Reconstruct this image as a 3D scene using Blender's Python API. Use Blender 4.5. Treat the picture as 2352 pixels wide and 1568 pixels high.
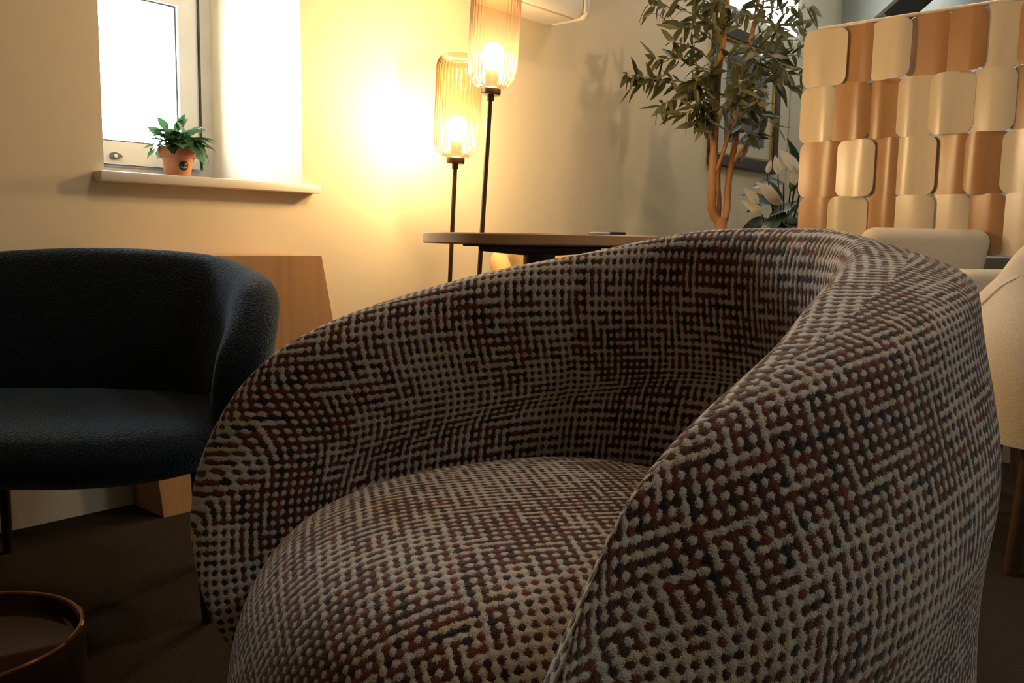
import bpy, bmesh, math, random
import numpy as np
from mathutils import Vector, Matrix
random.seed(7); np.random.seed(7)
for o in list(bpy.data.objects): bpy.data.objects.remove(o)
SC = bpy.context.scene; COL = SC.collection
PI = math.pi

# ------------------------------------------------------------------ camera
F_PX = 2000.0; EYE = 0.735
PITCH = math.atan(237/2000.0); ROLL = math.radians(0.96)
_r0 = Vector((1,0,0)); _f = Vector((0,math.cos(PITCH),-math.sin(PITCH))); _u0 = _r0.cross(_f)
_R = _r0*math.cos(ROLL)+_u0*math.sin(ROLL); _U = -_r0*math.sin(ROLL)+_u0*math.cos(ROLL)
cam = bpy.data.cameras.new('camera'); cam.sensor_width = 36; cam.lens = F_PX/2352*36
cam.clip_start = 0.02; cam.clip_end = 100
camo = bpy.data.objects.new('camera', cam); COL.objects.link(camo); SC.camera = camo
camo.matrix_world = Matrix(((_R.x,_U.x,-_f.x,0),(_R.y,_U.y,-_f.y,0),(_R.z,_U.z,-_f.z,EYE),(0,0,0,1)))
def at(px, py, Y):
    d = _f + _R*((px-1176)/F_PX) - _U*((py-784)/F_PX)
    return Vector((0,0,EYE)) + d*(Y/d.y)

# ------------------------------------------------------------------ light and exposure
SC.view_settings.view_transform = 'Standard'; SC.view_settings.look = 'None'
SC.view_settings.gamma = 1.0; SC.view_settings.use_curve_mapping = False
SC.view_settings.exposure = 0.0
SKY = 58.0; LAMP = 440.0; DOWN = 520.0
W = bpy.data.worlds.new('world'); SC.world = W; W.use_nodes = True
bg = W.node_tree.nodes['Background']; bg.inputs[0].default_value = (0.95,0.975,1.0,1); bg.inputs[1].default_value = SKY

# wall frame: t along the window wall, q outwards through it, z up
ANG = math.radians(41); P0 = Vector((-1.155,2.15,0))
D = Vector((math.sin(ANG),math.cos(ANG),0)); NO = Vector((-math.cos(ANG),math.sin(ANG),0))
WALLM = Matrix(((D.x,NO.x,0,P0.x),(D.y,NO.y,0,P0.y),(0,0,1,0),(0,0,0,1)))
def wp(t,q,z): return P0 + D*t + NO*q + Vector((0,0,z))
T0,T1,Q1,ZC = -3.4,5.0,-5.2,2.62
def portal(name, loc, direction, sx, sy):
    L = bpy.data.lights.new(name,'AREA'); L.shape='RECTANGLE'; L.size=sx; L.size_y=sy
    L.cycles.is_portal = True
    o = bpy.data.objects.new(name,L); COL.objects.link(o)
    o.location = loc; o.rotation_euler = Vector(direction).to_track_quat('-Z','Y').to_euler()
WIN1 = (0.155,0.762,0.888,1.56)     # t0,t1,z0,z1 of the window by the lamps
WIN2 = (3.1,4.36,1.93,2.5)        # high window behind the olive tree
WIN3 = (.94,1.36,-3.46,-3.04)         # roof light in the ceiling: t0,t1,q0,q1
portal('window_portal', wp((WIN1[0]+WIN1[1])/2,0.5,(WIN1[2]+WIN1[3])/2), -NO, .6,.68)
portal('window_portal', wp((WIN2[0]+WIN2[1])/2,0.12,(WIN2[2]+WIN2[3])/2), -NO, 1.26,.57)
portal('window_portal', wp((WIN3[0]+WIN3[1])/2,(WIN3[2]+WIN3[3])/2,ZC+.16), (0,0,-1), .8,.8)

# ------------------------------------------------------------------ material helpers
def newmat(name):
    m = bpy.data.materials.new(name); m.use_nodes = True
    nt = m.node_tree; b = nt.nodes['Principled BSDF']; return m, nt, b
def N(nt, typ, **kw):
    n = nt.nodes.new(typ)
    for k,v in kw.items(): setattr(n,k,v)
    return n
def math_n(nt, op, a, b=None, c=None):
    n = nt.nodes.new('ShaderNodeMath'); n.operation = op
    for i,x in enumerate((a,b,c)):
        if x is None: continue
        if isinstance(x,(int,float)): n.inputs[i].default_value = x
        else: nt.links.new(x, n.inputs[i])
    return n.outputs[0]
def mixc(nt, fac, a, b):
    n = nt.nodes.new('ShaderNodeMix'); n.data_type='RGBA'
    for s,x in ((n.inputs['Factor'],fac),(n.inputs[6],a),(n.inputs[7],b)):
        if isinstance(x,(int,float)): s.default_value = x
        elif isinstance(x,tuple): s.default_value = (*x[:3],1)
        else: nt.links.new(x,s)
    return n.outputs[2]
def noise(nt, vec, scale, detail=2, rough=.5):
    n = N(nt,'ShaderNodeTexNoise'); n.inputs['Scale'].default_value=scale; n.inputs['Detail'].default_value=detail; n.inputs['Roughness'].default_value=rough
    if vec is not None: nt.links.new(vec,n.inputs['Vector'])
    return n.outputs['Fac']
def bump(nt, b, height, strength=.4, dist=.002):
    n = N(nt,'ShaderNodeBump'); n.inputs['Strength'].default_value=strength; n.inputs['Distance'].default_value=dist
    nt.links.new(height,n.inputs['Height']); nt.links.new(n.outputs[0],b.inputs['Normal'])
def objco(nt): return N(nt,'ShaderNodeTexCoord').outputs['Object']
def simple(name, col, rough=.6, metal=0, nscale=0, namp=.12, bstr=0, bdist=.001, bscale=None, spec=.5):
    m,nt,b = newmat(name); b.inputs['Roughness'].default_value=rough; b.inputs['Metallic'].default_value=metal
    b.inputs['Specular IOR Level'].default_value=spec
    b.inputs['Base Color'].default_value=(*col,1)
    co = objco(nt)
    f = noise(nt,co,nscale or 8,3)
    lo = tuple(c*(1-namp) for c in col); hi = tuple(min(1,c*(1+namp)) for c in col)
    nt.links.new(mixc(nt,f,lo,hi),b.inputs['Base Color'])
    if bstr: bump(nt,b,noise(nt,co,bscale or 60,3),bstr,bdist)
    return m

# ------------------------------------------------------------------ mesh helpers
def link(name, verts, faces, mat, parent=None, smooth=True, uvs=None, normals=None):
    me = bpy.data.meshes.new(name); me.from_pydata([tuple(map(float,v)) for v in verts],[],[tuple(map(int,f)) for f in faces])
    if mat: me.materials.append(mat)
    if smooth: me.polygons.foreach_set('use_smooth',[True]*len(me.polygons))
    if uvs is not None:
        ul = me.uv_layers.new(name='UVMap'); idx = np.zeros(len(me.loops),dtype=np.int32); me.loops.foreach_get('vertex_index',idx)
        ul.data.foreach_set('uv', np.asarray(uvs,dtype=np.float32)[idx].ravel())
    me.update()
    if normals is not None: me.normals_split_custom_set_from_vertices([tuple(map(float,n)) for n in normals])
    o = bpy.data.objects.new(name,me); COL.objects.link(o)
    if parent: o.parent = parent
    return o
def tag(o, label, cat, group=None):
    o['label']=label; o['category']=cat
    if group: o['group']=group
    return o
def thing(name, label, cat, loc=(0,0,0), rz=0, group=None):
    o = bpy.data.objects.new(name,None); o.empty_display_size=.05; COL.objects.link(o)
    o.location=loc; o.rotation_euler=(0,0,rz); return tag(o,label,cat,group)
def struct(o): o['kind']='structure'; return o
class MB:
    def __init__(s): s.v=[]; s.f=[]
    def add(s,v,f):
        n=len(s.v); s.v += [Vector(x) for x in v]; s.f += [tuple(i+n for i in q) for q in f]; return s
    def box(s,x0,x1,y0,y1,z0,z1):
        return s.add([(x0,y0,z0),(x1,y0,z0),(x1,y1,z0),(x0,y1,z0),(x0,y0,z1),(x1,y0,z1),(x1,y1,z1),(x0,y1,z1)],
            [(0,3,2,1),(4,5,6,7),(0,1,5,4),(1,2,6,5),(2,3,7,6),(3,0,4,7)])
    def lathe(s,prof,n=32,c=(0,0,0)):
        v=[];f=[]
        for r,z in prof:
            for k in range(n):
                a=2*PI*k/n; v.append((c[0]+r*math.cos(a),c[1]+r*math.sin(a),c[2]+z))
        for i in range(len(prof)-1):
            for k in range(n):
                k2=(k+1)%n; f.append((i*n+k,i*n+k2,(i+1)*n+k2,(i+1)*n+k))
        f.append(tuple(range(n))[::-1]); f.append(tuple(range((len(prof)-1)*n,len(prof)*n)))
        return s.add(v,f)
    def tube(s,pts,rad,n=8):
        pts=[Vector(p) for p in pts]; m=len(pts); rad=rad if isinstance(rad,(list,tuple)) else [rad]*m
        v=[];f=[]; up=Vector((.3,.2,1)).normalized(); 
        for i,p in enumerate(pts):
            t=(pts[min(i+1,m-1)]-pts[max(i-1,0)]).normalized()
            x=t.cross(up)
            if x.length<.05: x=t.cross(Vector((1,0,0)))
            x.normalize(); y=t.cross(x)
            for k in range(n):
                a=2*PI*k/n; v.append(p+x*math.cos(a)*rad[i]+y*math.sin(a)*rad[i])
        for i in range(m-1):
            for k in range(n):
                k2=(k+1)%n; f.append((i*n+k,i*n+k2,(i+1)*n+k2,(i+1)*n+k))
        f.append(tuple(range(n))[::-1]); f.append(tuple(range((m-1)*n,m*n)))
        return s.add(v,f)
    def rbox(s,x0,x1,y0,y1,z0,z1,r,seg=3):
        bm=bmesh.new(); bmesh.ops.create_cube(bm,size=1)
        for v in bm.verts: v.co=Vector((x0+(x1-x0)*(v.co.x+.5),y0+(y1-y0)*(v.co.y+.5),z0+(z1-z0)*(v.co.z+.5)))
        bmesh.ops.bevel(bm,geom=list(bm.edges),offset=r,segments=seg,profile=.5,affect='EDGES')
        bm.verts.index_update(); s.add([v.co.copy() for v in bm.verts],[tuple(v.index for v in f.verts) for f in bm.faces]); bm.free(); return s
    def xf(s,M): s.v=[M@v for v in s.v]; return s
    def build(s,name,mat,parent=None,smooth=True):
        o=link(name,s.v,s.f,mat,parent,False)
        if smooth: smooth_obj(o)
        return o
def smooth_obj(o, ang=40):
    me=o.data; me.polygons.foreach_set('use_smooth',[True]*len(me.polygons))
    bm=bmesh.new(); bm.from_mesh(me)
    bmesh.ops.recalc_face_normals(bm,faces=bm.faces)
    lim=math.radians(ang)
    for e in bm.edges:
        e.smooth = not (len(e.link_faces)==2 and e.calc_face_angle(0)>lim)
    bm.to_mesh(me); bm.free()
def cat_rom(C, n=14, mirror=False):
    C=np.array(C,float)
    A=np.vstack([2*C[0]-C[1],C,2*C[-1]-C[-2]])
    if mirror: A[0]=[-C[1][0],C[1][1],C[1][2]]
    out=[]
    for i in range(1,len(A)-2):
        p0,p1,p2,p3=A[i-1:i+3]
        for t in np.linspace(0,1,n,endpoint=False):
            out.append(.5*((2*p1)+(-p0+p2)*t+(2*p0-5*p1+4*p2-p3)*t*t+(-p0+3*p1-3*p2+p3)*t**3))
    out.append(A[-2]); return np.array(out)
def resample(P, w):
    L=np.r_[0,np.cumsum(np.linalg.norm(np.diff(P,axis=0),axis=1))]; L/=L[-1]
    return np.c_[[np.interp(w,L,P[:,k]) for k in range(P.shape[1])]].T

# ------------------------------------------------------------------ tub shell (used by all the tub seats)
def tub_shell(C, kc, bottom, hb, hf, p=2.6, rr=None, bul=.03, nu=150, nv=70, seam=None, rref=.39, pf=None, rf=None, wr=(.25,.75), bback=0):
    """C: control points of one half of the rim (x side, y forward, z); kc: control index of the patch corner;
    bottom: half plan curve of the lower edge, front to back. Returns outer and inner grids (verts, uv, normals)."""
    per=14; R=cat_rom(C,per,True)
    top=R[:kc*per+1]; side=R[kc*per:]
    mir=lambda P: P*np.array([-1,1,1])
    wu=np.linspace(0,1,nu); wu=.35*wu+.65*(.5-.5*np.cos(PI*wu))
    wv=np.linspace(0,1,nv); wv=.3*wv+.7*np.sin(PI/2*wv)
    T=resample(np.vstack([top[::-1],mir(top)[1:]]),wu)
    Bh=cat_rom(bottom,12); B=resample(np.vstack([Bh,mir(Bh)[::-1][1:]]),wu)
    Ls=resample(side[::-1],wv); Rs=mir(Ls)
    u=wu[:,None,None]; v=wv[None,:,None]
    # u runs from the +x side to the -x side
    M=(1-v)*B[:,None]+v*T[:,None]+(1-u)*Ls[None]+u*Rs[None]-((1-u)*(1-v)*B[0]+u*(1-v)*B[-1]+(1-u)*v*T[0]+u*v*T[-1])
    def normals(M):
        du=np.gradient(M,axis=0); dv=np.gradient(M,axis=1); n=np.cross(du,dv); n/=np.linalg.norm(n,axis=2,keepdims=True)+1e-12
        if (n[...,:2]*M[...,:2]).sum()<0: n=-n
        return n
    rim=np.vstack([mir(R)[::-1],R[1:]]); rt=np.linspace(-1,1,len(rim))
    def rimdist(M):
        flat=M.reshape(-1,3); d=np.full(len(flat),9.); k=np.zeros(len(flat)); rp=np.zeros((len(flat),3))
        for s0 in range(0,len(flat),3000):
            q=flat[s0:s0+3000]; a=rim[:-1]; ab=rim[1:]-a
            t=np.clip(((q[:,None]-a)*ab).sum(2)/((ab**2).sum(1)+1e-12),0,1)
            e=np.linalg.norm(q[:,None]-(a+ab*t[...,None]),axis=2); j=e.argmin(1); r_=np.arange(len(q)); tj=t[r_,j]
            k[s0:s0+3000]=rt[j]+(rt[1]-rt[0])*tj; d[s0:s0+3000]=e[r_,j]; rp[s0:s0+3000]=a[j]+ab[j]*tj[:,None]
        sh=M.shape[:2]; return d.reshape(sh),k.reshape(sh),rp.reshape(*sh,3)
    n0=normals(M); d,k,rp=rimdist(M); d[0,:]=0; d[-1,:]=0; d[:,-1]=0
    sm=np.clip(d/.22,0,1); sm=sm*sm*(3-2*sm)
    bk=np.clip(1-np.abs(k)/.6,0,1); M=M+n0*((bul+bback*bk)*sm)[...,None]
    nm=normals(M)
    a=np.abs(k); w=np.clip((a-wr[0])/(wr[1]-wr[0]),0,1); w=w*w*(3-2*w)
    hm=hb*(1-w)+hf*w; r0_=np.maximum(hb,.03) if rr is None else rr
    r_=r0_*(1-w)+(rf or r0_)*w; pw=p*(1-w)+(pf or p)*w
    x=np.clip(d/r_,0,1); h=hm*(1-(1-x)**pw)**(1/pw)
    # arc length around the rounded edge
    xs=np.linspace(0,1,60); hs=(1-(1-xs[None]*x.reshape(-1,1))**pw.reshape(-1,1))**(1/pw.reshape(-1,1))*hm.reshape(-1,1)
    arc=np.hypot(np.diff(hs,axis=1),(x*r_).reshape(-1,1)/59).sum(1).reshape(x.shape)
    extra=arc-x*r_
    phi=np.arctan2(M[...,0],-M[...,1]); z=M[...,2]
    st=np.linalg.norm(np.diff(M[...,:2],axis=0),axis=2); s=np.vstack([np.zeros((1,M.shape[1])),np.cumsum(st,axis=0)]); s=s[-1:]/2-s
    sr=rref*np.arctan2(rp[...,0],-rp[...,1]); ds=rref*phi-sr; dz=z-rp[...,2]; ln=np.hypot(ds,dz)+1e-5
    uv=np.stack([s+extra*ds/ln, z+extra*dz/ln],-1)
    groove=0
    hi=h.copy()
    if seam is not None:
        g=np.exp(-(((np.abs(phi)-seam)*rref)/.010)**2)*.009*np.clip(d/.05,0,1); hi=h-g
    out=M+nm*h[...,None]; inn=M-nm*hi[...,None]
    return dict(mid=M,out=out,inn=inn,uv=uv,phi=phi,rim=R,d=d)
def build_shell(G, mat, parent, split=None, names=('outer_shell','inner_panel')):
    nu,nv=G['mid'].shape[:2]; n=nu*nv
    V=np.vstack([G['out'].reshape(-1,3),G['inn'].reshape(-1,3)]); UV=np.vstack([G['uv'].reshape(-1,2)*1.16,G['uv'].reshape(-1,2)])
    idx=np.arange(n).reshape(nu,nv)
    q=np.stack([idx[:-1,:-1],idx[1:,:-1],idx[1:,1:],idx[:-1,1:]],-1).reshape(-1,4)
    # orientation
    a=V[q[:,1]]-V[q[:,0]]; b=V[q[:,3]]-V[q[:,0]]; c=np.cross(a,b)
    if (c[:,:2]*V[q[:,0],:2]).sum()<0: qo=q[:,::-1]
    else: qo=q
    qi=(qo[:,::-1]+n)
    # bottom strip closes outer to inner
    bs=np.stack([idx[:-1,0],idx[:-1,0]+n,idx[1:,0]+n,idx[1:,0]],-1)
    allf=np.vstack([qo,qi])
    fn=np.cross(V[allf[:,2]]-V[allf[:,0]],V[allf[:,3]]-V[allf[:,1]])
    VN=np.zeros_like(V)
    for j in range(4): np.add.at(VN,allf[:,j],fn)
    edge=(G['d'].reshape(-1)<1e-5); VN[:n][edge]+=VN[n:][edge]; VN[n:][edge]=VN[:n][edge]
    VN/=np.linalg.norm(VN,axis=1,keepdims=True)+1e-12
    def piece(name,faces,m=mat):
        used=np.unique(faces); mp=np.full(2*n,-1); mp[used]=np.arange(len(used))
        return link(name,V[used],mp[faces],m,parent,True,UV[used],VN[used])
    objs=[piece(names[0],np.vstack([qo,bs]))]
    if split is None: objs.append(piece(names[1],qi))
    else:
        fc=G['phi'].reshape(-1)[qi-n].mean(1)
        for nm_,sel in (('inner_back_panel',np.abs(fc)<=split),('inner_side_panel',fc>split),('inner_side_panel',fc<-split)):
            objs.append(piece(nm_,qi[sel]))
    return objs
def cushion(prof, A, Bf, Bb, nexp, cy, nth=96, per=6):
    """Domed cushion: prof = (fraction of plan radius, z); superellipse plan. Azimuthal arc-length uv."""
    P=cat_rom(np.array([(r,z,0) for r,z in prof]),per)[:,:2]
    V=[];UV=[];Fc=[]
    th=np.linspace(0,2*PI,nth,endpoint=False)
    c,s=np.cos(th),np.sin(th); Bs=np.where(s>0,Bf,Bb)
    rad=(np.abs(c/A)**nexp+np.abs(s/Bs)**nexp)**(-1/nexp)
    L=np.zeros(nth); prev=None
    for i,(f,z) in enumerate(P):
        f=max(f,0.002)
        pts=np.c_[f*rad*c, cy+f*rad*s, np.full(nth,z)]
        if prev is not None: L=L+np.linalg.norm(pts-prev,axis=1)
        else: L=f*rad
        prev=pts; V+=list(pts); UV+=list(np.c_[L*c,L*s+cy])
    m=len(P)
    for i in range(m-1):
        for k in range(nth):
            k2=(k+1)%nth; Fc.append((i*nth+k,(i+1)*nth+k,(i+1)*nth+k2,i*nth+k2))
    Fc.append(tuple(range(nth)))
    return V,Fc,UV

# ------------------------------------------------------------------ materials
def wall_mat():
    m,nt,b=newmat('wall_paint'); b.inputs['Roughness'].default_value=.75; b.inputs['Specular IOR Level'].default_value=.25
    co=objco(nt); f=noise(nt,co,1.4,4); nt.links.new(mixc(nt,f,(.66,.585,.44),(.71,.635,.485)),b.inputs['Base Color'])
    bump(nt,b,noise(nt,co,140,2),.12,.001); return m
M_WALL=wall_mat()
M_WHITE=simple('white_plastic',(.80,.79,.76),.35)
M_SILL=simple('sill_gloss_paint',(.74,.70,.64),.4,nscale=3,namp=.05)
M_GREYWALL=simple('grey_panel',(.25,.26,.225),.8,nscale=5)
M_CEIL=simple('ceiling_paint',(.42,.43,.40),.85,nscale=2,namp=.06)
M_BEAM=simple('dark_beam',(.014,.011,.008),.9,nscale=20,bstr=.3,spec=.1)
def carpet():
    m,nt,b=newmat('carpet'); b.inputs['Roughness'].default_value=1; b.inputs['Specular IOR Level'].default_value=.1
    co=objco(nt); f=noise(nt,co,220,2); g=noise(nt,co,1.6,3)
    c=mixc(nt,f,(.014,.0105,.0085),(.040,.031,.025)); c=mixc(nt,math_n(nt,'MULTIPLY',g,.45),c,(.026,.017,.011))
    nt.links.new(c,b.inputs['Base Color']); bump(nt,b,f,.8,.004); return m
M_CARPET=carpet()
def weave():
    m,nt,b=newmat('tweed_weave'); b.inputs['Roughness'].default_value=.95; b.inputs['Specular IOR Level'].default_value=.12
    b.inputs['Sheen Weight'].default_value=.25; b.inputs['Sheen Roughness'].default_value=.5
    uvn=N(nt,'ShaderNodeUVMap').outputs[0]
    P=.0123
    # small wander of the yarns
    wn=N(nt,'ShaderNodeTexNoise'); wn.inputs['Scale'].default_value=55; wn.inputs['Detail'].default_value=1; nt.links.new(uvn,wn.inputs['Vector'])
    fz=N(nt,'ShaderNodeTexNoise'); fz.inputs['Scale'].default_value=520; fz.inputs['Detail'].default_value=2; nt.links.new(uvn,fz.inputs['Vector'])
    sx=N(nt,'ShaderNodeSeparateXYZ'); nt.links.new(uvn,sx.inputs[0])
    sw=N(nt,'ShaderNodeSeparateColor'); nt.links.new(wn.outputs['Color'],sw.inputs[0])
    sf=N(nt,'ShaderNodeSeparateColor'); nt.links.new(fz.outputs['Color'],sf.inputs[0])
    def co(axis,ch):
        x=math_n(nt,'DIVIDE',sx.outputs[axis],P)
        x=math_n(nt,'ADD',x,math_n(nt,'MULTIPLY',math_n(nt,'SUBTRACT',sw.outputs[ch],.5),.22))
        return math_n(nt,'ADD',x,math_n(nt,'MULTIPLY',math_n(nt,'SUBTRACT',sf.outputs[ch],.5),.50))
    u=co(0,0); v=co(1,1)
    cu=math_n(nt,'COSINE',math_n(nt,'MULTIPLY',u,2*PI)); cv=math_n(nt,'COSINE',math_n(nt,'MULTIPLY',v,2*PI))
    f=math_n(nt,'ADD',cu,cv)
    isv=math_n(nt,'GREATER_THAN',cu,cv)      # on a warp link (between two knots one above the other)
    ru=math_n(nt,'ROUND',u); rv=math_n(nt,'ROUND',v); fu=math_n(nt,'FLOOR',u); fv=math_n(nt,'FLOOR',v)
    def rnd(x,y,z,sc):
        c=N(nt,'ShaderNodeCombineXYZ')
        for i,q in enumerate((x,y,z)):
            if isinstance(q,(int,float)): c.inputs[i].default_value=q
            else: nt.links.new(q,c.inputs[i])
        return noise(nt,c.outputs[0],sc,0)
    bv=rnd(math_n(nt,'MULTIPLY',ru,7.31),math_n(nt,'MULTIPLY',fv,.34),0.,1.)
    bh=rnd(math_n(nt,'MULTIPLY',fu,.30),math_n(nt,'MULTIPLY',rv,6.77),31.,1.)
    zone=rnd(math_n(nt,'MULTIPLY',fu,.085),math_n(nt,'MULTIPLY',fv,.085),9.,1.)
    sel=math_n(nt,'ADD',math_n(nt,'MULTIPLY',bv,isv),math_n(nt,'MULTIPLY',bh,math_n(nt,'SUBTRACT',1.,isv)))
    bias=math_n(nt,'ADD',math_n(nt,'MULTIPLY',math_n(nt,'SUBTRACT',sel,.5),7.0),math_n(nt,'MULTIPLY',math_n(nt,'SUBTRACT',zone,.5),5.0))
    bias=math_n(nt,'MINIMUM',math_n(nt,'MAXIMUM',bias,-.58),.46)
    val=math_n(nt,'ADD',math_n(nt,'SUBTRACT',f,.06),bias)
    mr=N(nt,'ShaderNodeMapRange'); mr.inputs[1].default_value=-.34; mr.inputs[2].default_value=.34; nt.links.new(val,mr.inputs[0])
    fac=mr.outputs[0]
    # yarn colours
    wl=N(nt,'ShaderNodeTexWhiteNoise'); wl.noise_dimensions='2D'
    cc=N(nt,'ShaderNodeCombineXYZ'); nt.links.new(ru,cc.inputs[0]); nt.links.new(rv,cc.inputs[1]); nt.links.new(cc.outputs[0],wl.inputs['Vector'])
    ramp=N(nt,'ShaderNodeValToRGB'); cr=ramp.color_ramp; cr.elements[0].color=(.46,.44,.42,1); cr.elements[1].color=(.58,.52,.40,1)
    e=cr.elements.new(.35); e.color=(.56,.53,.47,1); e=cr.elements.new(.7); e.color=(.52,.46,.40,1); e=cr.elements.new(.92); e.color=(.55,.50,.36,1)
    nt.links.new(wl.outputs['Value'],ramp.inputs[0])
    dk=rnd(math_n(nt,'MULTIPLY',fu,.8),math_n(nt,'MULTIPLY',fv,.8),3.,1.)
    dr=N(nt,'ShaderNodeValToRGB'); cr=dr.color_ramp; cr.elements[0].position=.33; cr.elements[0].color=(.022,.013,.016,1); cr.elements[1].position=.8; cr.elements[1].color=(.15,.030,.018,1)
    e=cr.elements.new(.47); e.color=(.075,.020,.012,1); e=cr.elements.new(.6); e.color=(.115,.028,.014,1)
    nt.links.new(dk,dr.inputs[0])
    col=mixc(nt,fac,dr.outputs[0],ramp.outputs[0])
    nt.links.new(col,b.inputs['Base Color'])
    h=math_n(nt,'ADD',math_n(nt,'MULTIPLY',math_n(nt,'ABSOLUTE',val),.35),math_n(nt,'MULTIPLY',fac,.4))
    h=math_n(nt,'ADD',h,math_n(nt,'MULTIPLY',fz.outputs['Fac'],.5))
    bump(nt,b,h,.7,.0022)
    return m
M_WEAVE=weave()
def boucle(name,lo,hi,sc=110,dist=.004,sheen=.35):
    m,nt,b=newmat(name); b.inputs['Roughness'].default_value=.95; b.inputs['Specular IOR Level'].default_value=.1
    b.inputs['Sheen Weight'].default_value=sheen; b.inputs['Sheen Roughness'].default_value=.4; b.inputs['Sheen Tint'].default_value=(.55,.75,1,1) if 'navy' in name else (1,1,1,1)
    co=objco(nt); vo=N(nt,'ShaderNodeTexVoronoi'); vo.inputs['Scale'].default_value=sc; nt.links.new(co,vo.inputs['Vector'])
    n2=noise(nt,co,sc*1.6,3); f=math_n(nt,'ADD',math_n(nt,'MULTIPLY',vo.outputs['Distance'],.7),math_n(nt,'MULTIPLY',n2,.5))
    nt.links.new(mixc(nt,f,hi,lo),b.inputs['Base Color'])
    bump(nt,b,math_n(nt,'SUBTRACT',1.,f),.8,dist); return m
M_NAVY=boucle('navy_boucle',(.006,.009,.014),(.017,.024,.034),210,.004,.3)
M_CREAM=boucle('cream_twill',(.50,.44,.35),(.62,.55,.45),420,.0012,.1)
M_TAN=boucle('tan_upholstery',(.50,.34,.14),(.60,.42,.19),300,.001,.1)
def wood(name,a,b_,c,sc=6,rough=.45,axis=2,bstr=.08):
    m,nt,b=newmat(name); b.inputs['Roughness'].default_value=rough
    co=objco(nt); mp=N(nt,'ShaderNodeMapping'); s=[sc*4]*3; s[axis]=sc*.28; mp.inputs['Scale'].default_value=s; nt.links.new(co,mp.inputs[0])
    f=noise(nt,mp.outputs[0],1.0,5,.6); g=noise(nt,mp.outputs[0],.35,3)
    col=mixc(nt,f,a,b_)
    mr=N(nt,'ShaderNodeMapRange'); mr.inputs[1].default_value=.56; mr.inputs[2].default_value=.72; nt.links.new(g,mr.inputs[0])
    col=mixc(nt,math_n(nt,'MULTIPLY',mr.outputs[0],.75),col,c)
    nt.links.new(col,b.inputs['Base Color']); bump(nt,b,f,bstr,.001); return m
M_OAK=wood('oak_veneer',(.40,.20,.085),(.60,.35,.165),(.20,.09,.04))
M_TABLEEDGE=simple('bronze_table_edge',(.46,.27,.13),.38,.0,nscale=30,namp=.08)
M_BLACK=simple('black_metal',(.014,.013,.012),.45,.2)
M_DARKWOOD=wood('dark_wood_leg',(.045,.02,.012),(.07,.032,.018),(.03,.012,.008),8)
M_BRASS=simple('brass',(.75,.50,.20),.28,1)
M_BRONZE=simple('lamp_bronze',(.10,.065,.035),.38,.8)
def glass_shade():
    m,nt,b=newmat('amber_ribbed_glass'); nt.nodes.remove(b); out=nt.nodes['Material Output']
    tr=N(nt,'ShaderNodeBsdfTransparent'); tr.inputs[0].default_value=(.84,.69,.50,1)
    gl=N(nt,'ShaderNodeBsdfGlossy'); gl.inputs['Roughness'].default_value=.08; gl.inputs[0].default_value=(1,.92,.82,1)
    tl=N(nt,'ShaderNodeBsdfTranslucent'); tl.inputs[0].default_value=(.85,.62,.38,1)
    lw=N(nt,'ShaderNodeLayerWeight'); lw.inputs[0].default_value=.35; nt.links.new(mixc(nt,lw.outputs['Facing'],(.90,.77,.60),(.50,.30,.15)),tr.inputs[0])
    fr=N(nt,'ShaderNodeFresnel'); fr.inputs[0].default_value=1.28
    m1=N(nt,'ShaderNodeMixShader'); m1.inputs[0].default_value=.018; nt.links.new(tr.outputs[0],m1.inputs[1]); nt.links.new(tl.outputs[0],m1.inputs[2])
    m2=N(nt,'ShaderNodeMixShader'); nt.links.new(fr.outputs[0],m2.inputs[0]); nt.links.new(m1.outputs[0],m2.inputs[1]); nt.links.new(gl.outputs[0],m2.inputs[2])
    nt.links.new(m2.outputs[0],out.inputs[0]); return m
M_SHADE=glass_shade()
def pane_mat():
    m,nt,b=newmat('window_glass'); nt.nodes.remove(b); out=nt.nodes['Material Output']
    tr=N(nt,'ShaderNodeBsdfTransparent'); tr.inputs[0].default_value=(.97,.98,.98,1)
    gl=N(nt,'ShaderNodeBsdfGlossy'); gl.inputs['Roughness'].default_value=.02
    mx=N(nt,'ShaderNodeMixShader'); mx.inputs[0].default_value=.05; nt.links.new(tr.outputs[0],mx.inputs[1]); nt.links.new(gl.outputs[0],mx.inputs[2]); nt.links.new(mx.outputs[0],out.inputs[0]); return m
M_PANE=pane_mat()
def emis(name,col,s):
    m,nt,b=newmat(name); b.inputs['Base Color'].default_value=(*col,1); b.inputs['Emission Color'].default_value=(*col,1); b.inputs['Emission Strength'].default_value=s; return m
M_BULB=emis('lamp_bulb',(1.0,.78,.47),LAMP)
M_TERRA=simple('terracotta',(.62,.27,.15),.8,nscale=25,namp=.1,bstr=.1)
M_SOIL=simple('soil',(.03,.02,.014),1,nscale=60,namp=.5,bstr=.8,bdist=.004)
M_POTGREY=simple('grey_planter',(.12,.12,.115),.6)
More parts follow.
